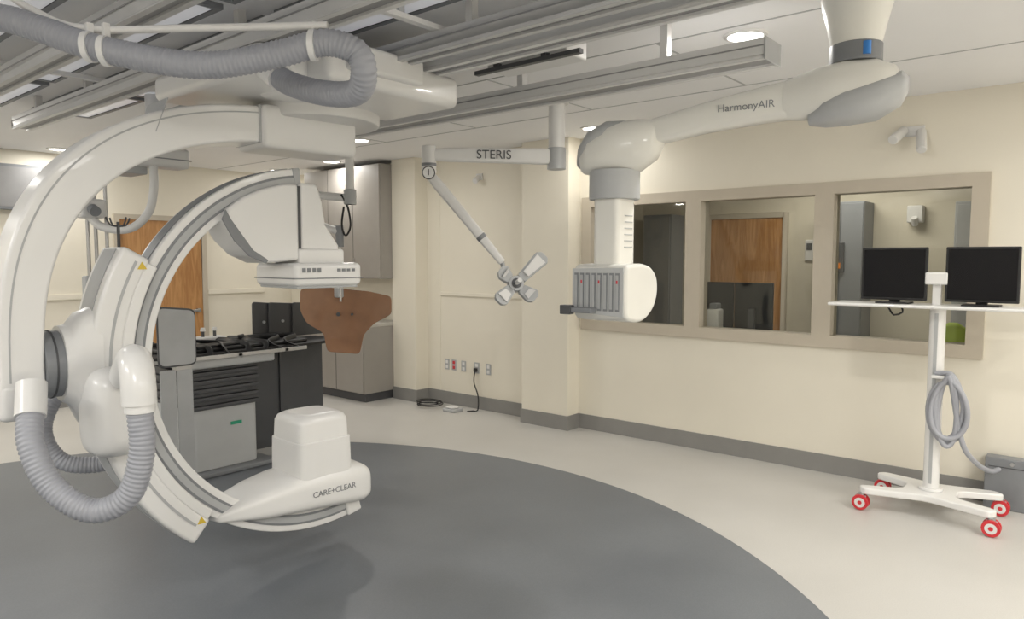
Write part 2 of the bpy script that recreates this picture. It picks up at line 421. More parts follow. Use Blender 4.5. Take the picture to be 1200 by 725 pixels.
for k in range(5):
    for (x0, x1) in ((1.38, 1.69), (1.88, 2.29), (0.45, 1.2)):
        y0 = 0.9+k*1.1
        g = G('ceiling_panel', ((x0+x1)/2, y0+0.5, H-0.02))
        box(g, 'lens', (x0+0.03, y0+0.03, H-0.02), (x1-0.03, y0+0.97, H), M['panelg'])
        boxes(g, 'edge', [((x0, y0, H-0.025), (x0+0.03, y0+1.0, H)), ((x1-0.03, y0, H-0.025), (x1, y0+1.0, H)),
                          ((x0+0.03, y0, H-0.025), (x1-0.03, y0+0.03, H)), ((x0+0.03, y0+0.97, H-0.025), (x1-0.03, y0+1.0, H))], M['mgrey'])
for k in (0, 2):
    g = G('ceiling_cross_beam', (1.55, 2.4+k*1.1, 2.70))
    boxes(g, 'beam', [((0.6, 2.38+k*1.1, 2.676), (2.6, 2.42+k*1.1, 2.70))], M['white2'], 0.003)
    boxes(g, 'drop', [((0.9, 2.39+k*1.1, 2.7), (0.93, 2.41+k*1.1, H)), ((2.1, 2.39+k*1.1, 2.7), (2.13, 2.41+k*1.1, H))], M['lgrey'])
g = G('rail_junction_box', (2.86, 2.6, 2.62))
box(g, 'case', (2.78, 2.0, 2.60), (2.95, 2.5, 2.69), M['white2'], 0.01)
boxes(g, 'hanger', [((2.85, 2.1, 2.69), (2.88, 2.15, H)), ((2.85, 2.4, 2.69), (2.88, 2.45, H))], M['lgrey'])
boxes(g, 'handle_bar', [((2.74, 1.9, 2.58), (2.77, 2.55, 2.60)), ((2.75, 2.1, 2.6), (2.79, 2.13, 2.62)), ((2.75, 2.4, 2.6), (2.79, 2.43, 2.62))], M['dgrey'])
boxes(None, 'trim_4', [((x, -3, H-0.003), (x+0.012, 8.8, H)) for x in (3.45, 4.65)]+[((3.462, y, H-0.003), (4.65, y+0.012, H)) for y in (1.9, 3.1, 4.3, 5.5)], M['lgrey'])

LC = (1.0, 0.97, 0.915)
def downlight(x, y, power=13, r=0.085):
    g = G('recessed_downlight', (x, y, H-0.01))
    bm = bmesh.new(); n = 40; ra = []
    prof = [(r, H-0.004), (r+0.004, H-0.012), (r+0.022, H-0.008), (r+0.026, H)]
    for (rr, z) in prof: ra.append([bm.verts.new((x+rr*math.cos(2*math.pi*i/n), y+rr*math.sin(2*math.pi*i/n), z)) for i in range(n)])
    for a, c in zip(ra[:-1], ra[1:]):
        for i in range(n):
            j = (i+1) % n; bm.faces.new((a[i], a[j], c[j], c[i]))
    finish(g, 'bezel', bm, M['white2'])
    cyl(g, 'diffuser', (x, y, H-0.006), (x, y, H-0.001), r, M['lamp'])
    l = bpy.data.lights.new('lamp', 'AREA'); l.shape = 'DISK'; l.size = 0.16; l.energy = power*1.1; l.color = LC
    o = bpy.data.objects.new('lamp', l); sc.collection.objects.link(o); o.parent = g.e; o.location = (0, 0, -0.004)
for (x, y, p) in ((3.62, 1.49, 14), (5.3, 3.53, 6), (5.15, 7.08, 8), (5.2, 8.3, 5), (2.75, 8.45, 8), (3.6, -1.2, 14), (5.0, -0.6, 8), (0.3, 8.2, 10), (-2.2, 7.0, 12), (4.4, 5.6, 11), (1.6, 7.5, 13)):
    downlight(x, y, p)
def fill_light(x, y, p, tx=0.6, ty=1.2):  # unseen area light added for general fill, framed like a troffer
    g = G('added_fill_light', (x, y, H-0.02))
    boxes(g, 'housing', [((x-tx/2-0.03, y-ty/2-0.03, H-0.03), (x+tx/2+0.03, y-ty/2, H)), ((x-tx/2-0.03, y+ty/2, H-0.03), (x+tx/2+0.03, y+ty/2+0.03, H)),
                         ((x-tx/2-0.03, y-ty/2, H-0.03), (x-tx/2, y+ty/2, H)), ((x+tx/2, y-ty/2, H-0.03), (x+tx/2+0.03, y+ty/2, H))], M['white2'])
    l = bpy.data.lights.new('lamp', 'AREA'); l.shape = 'RECTANGLE'; l.size = tx; l.size_y = ty; l.energy = p*1.18; l.color = (1.0, 0.98, 0.94)
    o = bpy.data.objects.new('lamp', l); sc.collection.objects.link(o); o.parent = g.e; o.location = (0, 0, -0.005)
for (x, y, p) in ((-0.9, 0.8, 48), (0.2, -1.6, 52), (-1.6, 3.6, 48), (2.0, -2.2, 48), (4.4, -2.0, 32), (-1.0, 6.2, 38)):  # all out of view, added to fill the room with light
    fill_light(x, y, p)
l = bpy.data.lights.new('lamp', 'AREA'); l.shape = 'RECTANGLE'; l.size = 0.6; l.size_y = 1.2; l.energy = 26; l.color = (1, 0.94, 0.84)
g = G('ceiling_light', (7.6, 2.2, H-0.02))
boxes(g, 'housing', [((7.27, 1.57, H-0.03), (7.3, 2.83, H)), ((7.9, 1.57, H-0.03), (7.93, 2.83, H))], M['white2'])
o = bpy.data.objects.new('lamp', l); sc.collection.objects.link(o); o.parent = g.e

# ------------------------------------------------------------------ C-ARM
Z0 = 1.14; ISO = (2.33, 3.44, Z0); RZ = math.radians(-4)
c = G('c_arm_xray_machine', ISO, RZ, world=False)
W = M['white']
arcbar(c, 'c_arc', 0.865, 0.99, 96, 284, -0.085, 0.085, W, 0.008, 90)
arcbar(c, 'c_arc_track', 0.90, 0.955, 97, 283.5, -0.089, 0.089, M['mgrey'], 0.0, 90)
arcbar(c, 'c_arc_track_edge', 0.912, 0.943, 97, 283.5, -0.0905, 0.0905, M['lgrey'], 0.0, 90)
arcbar(c, 'c_arc_outer_band', 0.985, 0.994, 98, 283, -0.05, 0.05, M['mgrey'], 0.0, 90)
arcbar(c, 'c_arc_end_block', 0.875, 0.992, 280, 285.5, -0.10, 0.10, W, 0.012, 8)
arcbar(c, 'c_arc_end_block_top', 0.87, 0.993, 95.2, 97.5, -0.093, 0.093, M['lgrey'], 0.006, 6)
# sliding holder
arcbar(c, 'holder', 1.0, 1.135, 150, 231, -0.13, 0.15, W, 0.02, 50)
arcbar(c, 'holder_flange_near', 0.96, 1.01, 151, 230, -0.13, -0.095, W, 0.008, 50)
arcbar(c, 'holder_flange_far', 0.96, 1.01, 151, 230, 0.095, 0.15, W, 0.008, 50)
arcbar(c, 'holder_groove', 1.05, 1.062, 152, 228, -0.133, 0.153, M['lgrey'], 0.0, 50)
arcbar(c, 'holder_back_band', 1.13, 1.139, 151, 229, -0.07, 0.09, M['lgrey'], 0.0, 50)
for a in (152.5, 228.5):
    rr = 1.025; u = rr*math.cos(math.radians(a)); z = rr*math.sin(math.radians(a))
    prism(c, 'warning_label', [(u-0.02, -0.1335, z-0.014), (u+0.02, -0.1335, z-0.014), (u, -0.1335, z+0.02)], (0, 0.004, 0), M['yellow'])
X = V((1, 0, 0)); Y = V((0, 1, 0)); Z = V((0, 0, 1))
loft(c, 'joint_body', [((-1.08, 0, 0.0), Y*0.14, Z*0.30, 3), ((-1.15, 0, 0.02), Y*0.15, Z*0.25, 2.8), ((-1.19, 0, 0.04), Y*0.155, Z*0.18, 2.2), ((-1.225, 0, 0.05), Y*0.16, Z*0.165, 2)], W)
cyl(c, 'joint_ring', (-1.215, 0, 0.05), (-1.30, 0, 0.05), 0.145, M['mgrey'], n=48, bevel=0.006)
cyl(c, 'joint_ring_seam', (-1.255, 0, 0.05), (-1.262, 0, 0.05), 0.149, M['dgrey'], n=48)
cyl(c, 'hook_rod', (-0.93, 0.1, 0.52), (-0.93, 0.1, 0.68), 0.007, M['dgrey'])
for k in range(4):
    a = k*math.pi/2+0.3
    sweep(c, 'hook', [(-0.93, 0.1, 0.66), (-0.93+0.04*math.cos(a), 0.1+0.04*math.sin(a), 0.665), (-0.93+0.06*math.cos(a), 0.1+0.06*math.sin(a), 0.70)], 0.004, M['dgrey'])
def sup(a, bb, p, n, t0=180.0):
    out = []
    for i in range(n+1):
        t = math.radians(t0+(90-t0)*i/n); cc = math.cos(t); ss = math.sin(t)
        out.append((-a*abs(cc)**(2/p), bb*abs(ss)**(2/p)))
    return out
AO = 1.465
outer = [(-AO, -0.10), (-AO, -0.04)]+sup(AO, 1.285, 2.7, 44)+[(0.1, 1.285)]
inner = [(-AO+0.165, -0.10), (-AO+0.165, -0.04)]+sup(AO-0.165, 1.105, 2.7, 44)+[(0.1, 1.105)]
strip(c, 'suspension_arm', outer, inner, -0.125, 0.125, W, 0.016)
o2 = [(x*0.975, z*0.975 if z > 0 else z) for x, z in outer[2:-1]]; i2 = [(x*0.970, z*0.970 if z > 0 else z) for x, z in outer[2:-1]]
strip(c, 'arm_seam', o2, i2, -0.1265, 0.1265, M['lgrey'])
box(c, 'arm_joint_seam', (-0.80, -0.1262, 1.08), (-0.796, 0.1262, 1.25), M['lgrey'], rot=Matrix.Rotation(0.35, 3, 'Y'))
box(c, 'arm_end_cap', (-AO-0.005, -0.13, -0.16), (-AO+0.17, 0.13, 0.0), W, 0.03)
box(c, 'arm_collar', (-0.32, -0.15, 1.07), (0.24, 0.15, 1.29), W, 0.03)
box(c, 'arm_collar_seam', (-0.33, -0.13, 1.095), (-0.315, 0.13, 1.28), M['lgrey'])
cyl(c, 'turret', (0.08, 0, 1.24), (0.08, 0, 1.40), 0.34, M['white2'], n=64, bevel=0.02)
# ceiling carriage (aligned with the rails)
box(c, 'carriage', (1.70, 2.85, 2.455), (2.55, 3.85, 2.583), W, 0.035, world=True)
box(c, 'carriage_end', (1.95, 2.70, 2.44), (2.79, 3.3, 2.60), W, 0.04, world=True)
box(c, 'carriage_top', (2.05, 2.66, 2.50), (2.50, 2.9, 2.62), W, 0.02, world=True)
# upper detector carrier
fan = [(-0.53, 0.70), (-0.50, 0.755), (-0.42, 0.815), (-0.32, 0.862), (-0.2, 0.895), (-0.12, 0.90), (-0.12, 0.50), (-0.30, 0.485), (-0.40, 0.53), (-0.47, 0.60)]
prism(c, 'detector_carrier_fan', [(x, -0.13, z) for x, z in fan], (0, 0.26, 0), W, 0.018)
prism(c, 'carrier_grey_trim', [(x, -0.133, z) for x, z in [(-0.535, 0.70), (-0.515, 0.745), (-0.49, 0.70), (-0.38, 0.55), (-0.30, 0.50), (-0.31, 0.483), (-0.40, 0.52), (-0.475, 0.595)]], (0, 0.01, 0), M['mgrey'])
box(c, 'carrier_gap', (-0.125, -0.12, 0.50), (-0.105, 0.12, 0.89), M['dgrey'])
col = [(-0.105, 0.91), (0.0, 0.91), (0.03, 0.82), (0.05, 0.69), (0.13, 0.58), (0.13, 0.50), (-0.105, 0.50)]
prism(c, 'detector_column', [(x, -0.12, z) for x, z in col], (0, 0.24, 0), W, 0.02)
box(c, 'detector_neck', (-0.13, -0.14, 0.475), (0.15, 0.14, 0.56), W, 0.015)
box(c, 'detector_head', (-0.20, -0.22, 0.36), (0.21, 0.22, 0.485), W, 0.028)
box(c, 'detector_seam', (-0.203, -0.223, 0.40), (0.213, 0.223, 0.406), M['mgrey'])
box(c, 'detector_plate', (-0.18, -0.20, 0.35), (0.19, 0.20, 0.363), M['lgrey'], 0.004)
boxes(c, 'detector_buttons', [((-0.16+k*0.03, -0.224, 0.435), (-0.14+k*0.03, -0.219, 0.458)) for k in range(4)]+[((0.05+k*0.03, -0.224, 0.438), (0.07+k*0.03, -0.219, 0.454)) for k in range(4)], M['mgrey'])
box(c, 'detector_keypad', (0.208, -0.15, 0.415), (0.216, 0.15, 0.465), M['lgrey'])
# tube
loft(c, 'tube_cap', [((0, 0, -0.345), X*0.10, Y*0.10, 4), ((0, 0, -0.35), X*0.128, Y*0.128, 4), ((0, 0, -0.365), X*0.15, Y*0.15, 5), ((0, 0, -0.39), X*0.16, Y*0.16, 6), ((0, 0, -0.485), X*0.162, Y*0.162, 7), ((0, 0, -0.49), X*0.170, Y*0.170, 7), ((0, 0, -0.62), X*0.173, Y*0.173, 7), ((0, 0, -0.70), X*0.173, Y*0.173, 7)], W)
secs = []
for u, zc, hz, hv in ((-0.60, -0.80, 0.012, 0.06), (-0.57, -0.80, 0.025, 0.10), (-0.48, -0.785, 0.05, 0.14), (-0.35, -0.775, 0.08, 0.17), (-0.2, -0.765, 0.10, 0.185), (0.0, -0.765, 0.115, 0.19), (0.15, -0.775, 0.12, 0.19), (0.24, -0.785, 0.115, 0.185), (0.285, -0.79, 0.095, 0.165), (0.30, -0.795, 0.07, 0.14)):
    secs.append(((u, 0, zc), Y*hv, Z*hz, 4.0))
loft(c, 'tube_housing', secs, W)
text(c, 'lettering', 'CARE+CLEAR', (0.03, -0.1915, -0.77), (1, 0, 0), (0, 0, 1), 0.045, M['mgrey'])
# drive housing
loft(c, 'drive_housing', [((-1.05, -0.10, -0.16), X*0.13, Z*0.20, 4), ((-1.04, -0.19, -0.17), X*0.125, Z*0.19, 4), ((-1.03, -0.23, -0.17), X*0.10, Z*0.16, 3.5), ((-1.03, -0.245, -0.17), X*0.06, Z*0.11, 3)], W)
# hoses (world coords)
sweep(c, 'lower_hose', [(0.95, 3.33, 1.10), (0.905, 3.22, 0.93), (0.945, 3.13, 0.76), (1.045, 3.02, 0.665), (1.145, 2.93, 0.72), (1.185, 2.89, 0.89), (1.187, 2.90, 1.06)], 0.047, M['hose'], step=0.0045, n=20, corr=0.05, pitch=0.018, world=True)
cyl(c, 'hose_cuff', (1.187, 2.90, 1.05), (1.187, 2.90, 1.12), 0.056, W, world=True)
cyl(c, 'hose_cuff_top', (0.925, 3.28, 1.02), (0.955, 3.35, 1.14), 0.056, W, world=True)
sweep(c, 'hose_elbow', [(1.187, 2.90, 1.08), (1.187, 2.905, 1.16), (1.20, 2.95, 1.225), (1.24, 3.08, 1.23), (1.28, 3.26, 1.14)], 0.064, W, step=0.01, n=24, world=True)
sweep(c, 'rear_hose', [(1.25, 3.85, 1.1), (1.15, 3.9, 0.85), (1.2, 3.85, 0.68), (1.35, 3.78, 0.64), (1.45, 3.70, 0.7)], 0.04, M['hose'], step=0.0045, n=16, corr=0.05, pitch=0.018, world=True)
HP = [(0.70, 3.45, 2.56), (0.857, 3.18, 2.53), (0.958, 3.06, 2.487), (1.079, 2.915, 2.424), (1.261, 2.698, 2.368), (1.382, 2.554, 2.362), (1.523, 2.386, 2.402), (1.624, 2.265, 2.44), (1.70, 2.18, 2.41), (1.73, 2.17, 2.34), (1.76, 2.25, 2.285), (1.75, 2.42, 2.30), (1.72, 2.62, 2.36), (1.76, 2.85, 2.46)]
sweep(c, 'supply_hose', HP, 0.048, M['hose'], step=0.0045, n=20, corr=0.05, pitch=0.018, world=True)
cyl(c, 'hose_socket', (1.735, 2.72, 2.40), (1.78, 2.92, 2.50), 0.058, W, world=True)
sweep(c, 'support_pipe', [(0.86, 3.22, 2.66), (0.95, 3.1, 2.56), (1.07, 2.95, 2.495), (1.35, 2.6, 2.495), (1.63, 2.25, 2.50)], 0.014, W, world=True)
for p, q in (((1.10, 2.91, 2.495), (1.07, 2.925, 2.424)), ((1.13, 2.87, 2.495), (1.11, 2.88, 2.41)), ((1.60, 2.29, 2.50), (1.60, 2.295, 2.43))):
    p = V(p); q = V(q); d = (V((1.63, 2.25, 0))-V((1.07, 2.95, 0))).normalized()
    cyl(c, 'hose_clamp', q-d*0.011, q+d*0.011, 0.056, W, world=True)
    box(c, 'clamp_arm', (q.x-0.012, q.y-0.012, q.z+0.04), (q.x+0.012, q.y+0.012, p.z+0.015), W, 0.003, world=True)

# ------------------------------------------------------------------ angiography table
t = G('examination_table', (2.8, 5.4, 0.5))
box(t, 'foot_plate', (2.38, 5.12, 0.002), (3.15, 6.0, 0.04), M['mgrey'], 0.01)
prism(t, 'column_cover', rcurve([(2.49, 5.2, 0.04), (3.03, 5.2, 0.04), (3.03, 5.85, 0.04), (2.49, 5.85, 0.04)], 0.05), (0, 0, 0.47), M['tgrey'], 0.008)
box(t, 'green_label', (2.80, 5.193, 0.36), (2.89, 5.2, 0.385), M['green'])
bl = []
for k in range(10):
    z = 0.51+k*0.032; d = 0.0 if k % 2 else 0.02
    bl.append(((2.51-d, 5.2-d, z), (3.02+d, 5.83+d, z+0.03)))
boxes(t, 'bellows', bl, M['dgrey'], 0.006)
box(t, 'saddle', (2.42, 5.12, 0.83), (3.15, 5.75, 0.92), M['tgrey'], 0.02)
prism(t, 'table_top', rcurve([(2.2, 5.1, 0.925), (3.55, 5.1, 0.925), (3.82, 5.2, 0.925), (3.82, 5.6, 0.925), (3.55, 5.7, 0.925), (2.2, 5.7, 0.925)], 0.1), (0, 0, 0.025), M['black'], 0.005)
prism(t, 'mattress', rcurve([(2.3, 5.16, 0.95), (3.5, 5.16, 0.95), (3.5, 5.64, 0.95), (2.3, 5.64, 0.95)], 0.06), (0, 0, 0.03), M['black'], 0.012)
boxes(t, 'side_rail', [((2.3, 5.05, 0.905), (3.4, 5.06, 0.935)), ((2.3, 5.74, 0.905), (3.4, 5.75, 0.935))], M['steel'], 0.003)
boxes(t, 'rail_posts', [((x, 5.05, 0.91), (x+0.03, 5.12, 0.93)) for x in (2.4, 2.8, 3.2)], M['steel'])
for k in range(7):
    x = 2.45+k*0.15; a = random.uniform(-0.1, 0.1)
    sweep(t, 'strap', [(x, 5.1, 0.93), (x+a, 5.14, 0.985), (x-a, 5.3, 1.0), (x+a*1.5, 5.5, 0.995), (x, 5.68, 0.985)], 0.022, M['black'], flat=0.35)
boxes(t, 'arm_board', [((2.5, 5.2, 0.98), (2.95, 5.32, 1.0)), ((3.1, 5.35, 0.98), (3.45, 5.5, 1.01))], M['black'], 0.008, rot=Matrix.Rotation(0.15, 3, 'Z'), piv=(2.9, 5.35, 1))
# shields
R2 = rcurve([(2.18, 5.0, 0.89), (2.45, 5.0, 0.89), (2.45, 5.0, 1.29), (2.18, 5.0, 1.32)], 0.05)
prism(t, 'shield_rim', R2, (0, 0.016, 0), M['dgrey'], 0.003)
prism(t, 'shield_panel', [V((2.315, 4.998, 1.1))+(V(p)-V((2.315, 5.0, 1.1)))*0.94 for p in R2], (0, 0.02, 0), M['lgrey'], 0.0)
boxes(t, 'shield_curtain', [((2.19, 5.0, 0.06), (2.30, 5.012, 0.87)), ((2.31, 5.006, 0.06), (2.42, 5.018, 0.87))], M['lgrey'], 0.003)
box(t, 'shield_bracket', (2.3, 5.005, 0.86), (2.42, 5.06, 0.93), M['steel'], 0.004)
boxes(t, 'dark_curtain', [((3.10, 5.40, 0.06), (3.36, 5.415, 0.90)), ((3.35, 5.38, 0.05), (3.58, 5.395, 0.9)), ((3.57, 5.40, 0.06), (3.79, 5.415, 0.9))], M['dgrey'], 0.003)
boxes(t, 'dark_curtain_rail', [((3.1, 5.39, 0.89), (3.8, 5.41, 0.925))], M['steel'])
for i, (a, w, h) in enumerate(((3.24, 0.20, 0.28), (3.38, 0.26, 0.27), (3.60, 0.35, 0.26))):
    P = rcurve([(a, 5.60-i*0.02, 0.96), (a+w, 5.60-i*0.02, 0.96), (a+w, 5.60-i*0.02, 0.98+h), (a, 5.60-i*0.02, 1.0+h)], 0.03)
    prism(t, 'upper_shield', P, (0, 0.015, 0), M['dgrey'], 0.003)
    cyl(t, 'shield_knob', (a+w/2, 5.585-i*0.02, 1.1), (a+w/2, 5.60-i*0.02, 1.1), 0.012, M['lgrey'])
box(t, 'console', (2.55, 5.6, 0.95), (3.0, 5.74, 1.01), M['white2'], 0.01)
for x in (2.62, 2.72, 2.83, 2.93):
    cyl(t, 'joystick', (x, 5.66, 1.01), (x, 5.66, 1.06), 0.012, M['dgrey']); cyl(t, 'joystick_knob', (x, 5.66, 1.055), (x, 5.66, 1.085), 0.022, M['white2'], r2=0.016, bevel=0.004)

# ------------------------------------------------------------------ hanging lead shield
s = G('radiation_shield', (3.6, 4.75, 1.6))
dr = V((0.6428, -0.766, 0)); cp = V((3.57, 4.76, 1.14)); nv = V((0.766, 0.6428, 0))
def SP(du, dz): return cp+dr*(du*0.00694)-V((0, 0, dz*0.00694))
pts = [SP(*p) for p in ((-52, -38), (-27, -40), (27, -35), (54, -29), (54, -8), (33, 3), (21, 16), (16, 39), (-22, 36), (-26, 14), (-46, 2), (-53, -13))]
prism(s, 'acrylic_panel', rcurve(pts, 0.035, 4), nv*0.012, M['amber'], 0.003)
box(s, 'clamp_plate', SP(-7, -32)-V((0.03, 0.03, 0.03)), SP(-7, -32)+V((0.03, 0.03, 0.05)), M['lgrey'], 0.01)
cyl(s, 'panel_screw', SP(-8, -8)-nv*0.012, SP(-8, -8), 0.016, M['dgrey'])
cyl(s, 'panel_screw', SP(8, -8)-nv*0.012, SP(8, -8), 0.01, M['dgrey'])
cyl(s, 'ceiling_column', (3.62, 4.74, 2.72), (3.62, 4.74, 2.08), 0.035, M['white2'])
cyl(s, 'ceiling_flange', (3.62, 4.74, H), (3.62, 4.74, 2.70), 0.085, M['white2'], r2=0.06)
cyl(s, 'joint', (3.62, 4.74, 2.08), (3.62, 4.74, 2.2), 0.05, M['lgrey'], bevel=0.005)
e1 = V((3.62, 4.74, 2.14))-dr*0.42
sweep(s, 'upper_arm', [V((3.62, 4.74, 2.13)), e1+V((0, 0, 0.03))], 0.032, M['white2'], smooth=False)
cyl(s, 'elbow', e1+V((0, 0, 0.07)), e1+V((0, 0, -0.2)), 0.035, M['white2'])
e2 = cp-dr*0.03+V((0, 0, 0.72))-nv*0.02
sweep(s, 'spring_arm', [e1+V((0, 0, -0.17)), e2], 0.03, M['white2'], smooth=False)
cyl(s, 'wrist', e2+V((0, 0, 0.05)), e2-V((0, 0, 0.12)), 0.032, M['mgrey'])
cyl(s, 'drop_rod', e2, V((e2.x, e2.y, 1.30)), 0.01, M['steel'])
sweep(s, 'cable_loop', [e2+V((0.02, 0, 0.3)), e2+V((0.06, -0.03, 0.2)), e2+V((0.07, -0.05, 0.05)), e2+V((0.03, -0.04, -0.03)), e2+V((0.0, -0.03, 0.05)), e2+V((0.03, -0.02, 0.2))], 0.008, M['black'])

# ------------------------------------------------------------------ examination light
s = G('examination_light', (4.11, 3.04, 2.3))
a0 = V((4.11, 3.04, 2.36)); a1 = V((3.46, 3.65, 2.36)); dd = (a1-a0).normalized()
cyl(s, 'ceiling_flange', (4.11, 3.04, H), (4.11, 3.04, 2.72), 0.085, M['white2'], bevel=0.004)
cyl(s, 'ceiling_tube', (4.11, 3.04, 2.72), (4.11, 3.04, 2.40), 0.058, M['white2'])
cyl(s, 'tube_joint', (4.11, 3.04, 2.42), (4.11, 3.04, 2.27), 0.066, M['lgrey'], bevel=0.006)
dx = V((0, 0, 1)).cross(dd)
loft(s, 'horizontal_arm', [(a0-dd*0.05, dx*0.035, Z*0.05, 4), (a0+dd*0.1, dx*0.038, Z*0.055, 4), (a1-dd*0.12, dx*0.034, Z*0.046, 4), (a1, dx*0.03, Z*0.04, 3)], M['white2'])
nrm = dd.cross(V((0, 0, 1)))
if nrm.dot(V((-1, -1, 0))) < 0: nrm = -nrm
text(s, 'lettering', 'STERIS', (a0+a1)/2+nrm*0.041+V((0, 0, 0)), -dd if (-dd).cross(Z).dot(nrm) > 0 else dd, (0, 0, 1), 0.085, M['dgrey'])
cyl(s, 'elbow_joint', a1+V((0, 0, 0.06)), a1-V((0, 0, 0.13)), 0.05, M['white2'], bevel=0.008)
cyl(s, 'elbow_band', a1-V((0, 0, 0.06)), a1-V((0, 0, 0.08)), 0.052, M['mgrey'])
vd = V((-0.72, -0.69, 0)).normalized()
cyl(s, 'number_tag', a1+vd*0.05-V((0, 0, 0.13)), a1+vd*0.065-V((0, 0, 0.13)), 0.045, M['dgrey'])
cyl(s, 'number_disc', a1+vd*0.064-V((0, 0, 0.13)), a1+vd*0.067-V((0, 0, 0.13)), 0.038, M['white'])
text(s, 'numeral', '1', a1+vd*0.069-V((0, 0, 0.13)), V((0.69, -0.72, 0)), (0, 0, 1), 0.06, M['black'])
h0 = a1-V((0, 0, 0.13)); h1 = V((3.78, 3.26, 1.62))
d2 = (h1-h0).normalized(); sx, sy = frame_for(d2)
loft(s, 'spring_arm', [(h0, sx*0.03, sy*0.03, 3), (h0+d2*0.1, sx*0.034, sy*0.038, 3), (h0+d2*0.6, sx*0.03, sy*0.032, 3), (h1, sx*0.024, sy*0.026, 3)], M['white2'])
sweep(s, 'spring_arm_band', [h0+d2*0.55, h0+d2*0.58], 0.036, M['mgrey'], smooth=False)
hc = h1+V((0.055, -0.075, -0.15))
sweep(s, 'yoke', [h1, h1+V((0.02, -0.0, -0.05)), hc+V((0.0, 0.03, 0.03)), hc], 0.016, M['lgrey'])
hn = (V((-0.55, -0.75, 0.25))).normalized(); hx, hy = frame_for(hn)
cyl(s, 'hub', hc-hn*0.04, hc+hn*0.03, 0.055, M['lgrey'], bevel=0.008)
cyl(s, 'hub_cap', hc+hn*0.03, hc+hn*0.034, 0.035, M['dgrey'])
for an, L in ((0.75, 0.28), (2.5, 0.15), (3.9, 0.2), (5.5, 0.17)):
    d = hx*math.cos(an)+hy*math.sin(an); q = hx*-math.sin(an)+hy*math.cos(an)
    tilt = hn*0.05
    P = [hc+d*0.05-q*0.035, hc+d*(L-0.03)-q*0.055+tilt, hc+d*L-q*0.03+tilt, hc+d*L+q*0.03+tilt, hc+d*(L-0.03)+q*0.055+tilt, hc+d*0.05+q*0.035]
    prism(s, 'lamp_petal', rcurve([p-hn*0.02 for p in P], 0.012, 3), hn*0.045, M['lgrey'], 0.006)
    P3 = [hc+d*0.09-q*0.025+tilt*0.45, hc+d*(L-0.04)-q*0.04+tilt, hc+d*(L-0.04)+q*0.04+tilt, hc+d*0.09+q*0.025+tilt*0.45]
    prism(s, 'petal_lens', [p+hn*0.012 for p in P3], hn*0.018, M['white2'])
cyl(s, 'handle', hc+hn*0.03, hc+hn*0.12, 0.016, M['white2'], bevel=0.004)

# ------------------------------------------------------------------ equipment boom
s = G('equipment_boom', (3.2, 0.85, 2.4))
c1 = V((3.2, 0.85, 0)); c2 = V((3.0, 1.87, 0)); ad = (c2-c1).normalized(); ap = V((0, 0, 1)).cross(ad)
CR = M['cream']
loft(s, 'ceiling_column', [(c1+Z*H, X*0.15, Y*0.15, 2), (c1+Z*2.68, X*0.135, Y*0.135, 2), (c1+Z*2.58, X*0.11, Y*0.11, 2), (c1+Z*2.51, X*0.095, Y*0.095, 2)], CR)
cyl(s, 'collar', c1+Z*2.515, c1+Z*2.44, 0.10, M['mgrey'], bevel=0.004)
cyl(s, 'blue_marker', c1+V((-0.075, -0.06, 2.455)), c1+V((-0.075, -0.06, 2.505)), 0.016, M['blue'])
def arms(lst, p=3.0): return [(c1+ad*s_+Z*z, ap*w, Z*h, p) for s_, z, w, h in lst]
loft(s, 'shoulder_shell', arms([(-0.17, 2.33, 0.04, 0.05), (-0.15, 2.335, 0.085, 0.08), (-0.08, 2.345, 0.12, 0.10), (0.03, 2.345, 0.13, 0.108), (0.13, 2.335, 0.115, 0.102), (0.22, 2.325, 0.085, 0.090), (0.27, 2.32, 0.07, 0.08)], 2.8), CR)
loft(s, 'shoulder_cover', arms([(-0.195, 2.34, 0.03, 0.03), (-0.17, 2.325, 0.09, 0.065), (-0.08, 2.29, 0.133, 0.08), (0.03, 2.27, 0.14, 0.068), (0.11, 2.255, 0.11, 0.055), (0.17, 2.24, 0.06, 0.03)], 2.6), M['lgrey'])
loft(s, 'spring_arm', arms([(0.2, 2.325, 0.07, 0.082), (0.35, 2.312, 0.066, 0.076), (0.6, 2.28, 0.06, 0.066), (0.85, 2.235, 0.055, 0.06), (0.95, 2.22, 0.05, 0.058)], 3.5), CR)
loft(s, 'elbow_shell', arms([(0.80, 2.215, 0.03, 0.045), (0.84, 2.20, 0.08, 0.09), (0.92, 2.18, 0.115, 0.12), (1.04, 2.17, 0.13, 0.125), (1.14, 2.15, 0.115, 0.10), (1.19, 2.125, 0.08, 0.065), (1.205, 2.11, 0.04, 0.035)], 2.6), CR)
loft(s, 'elbow_cover', arms([(0.93, 2.255, 0.03, 0.02), (0.98, 2.25, 0.09, 0.05), (1.06, 2.235, 0.118, 0.068), (1.15, 2.195, 0.11, 0.07), (1.20, 2.15, 0.08, 0.055), (1.222, 2.12, 0.04, 0.03)], 2.4), M['lgrey'])
nr = -ap if (-ap).dot(V((-1, 0, 0))) > 0 else ap
text(s, 'lettering', 'HarmonyAIR', c1+ad*0.42+nr*0.0665+Z*2.302, -ad, (ad.z, 0, 1), 0.045, M['mgrey'])
cyl(s, 'post_collar', c2+Z*2.07, c2+Z*1.93, 0.122, M['lgrey'], bevel=0.006, n=48)
prism(s, 'post', rcurve([c2+V((-0.085, -0.07, 1.6)), c2+V((0.085, -0.07, 1.6)), c2+V((0.085, 0.07, 1.6)), c2+V((-0.085, 0.07, 1.6))], 0.03), (0, 0, 0.34), CR)
boxes(s, 'post_vents', [((c2.x-0.02+0.0, c2.y-0.073, 1.70+k*0.03), (c2.x+0.05, c2.y-0.068, 1.705+k*0.03)) for k in range(6)], M['lgrey'])
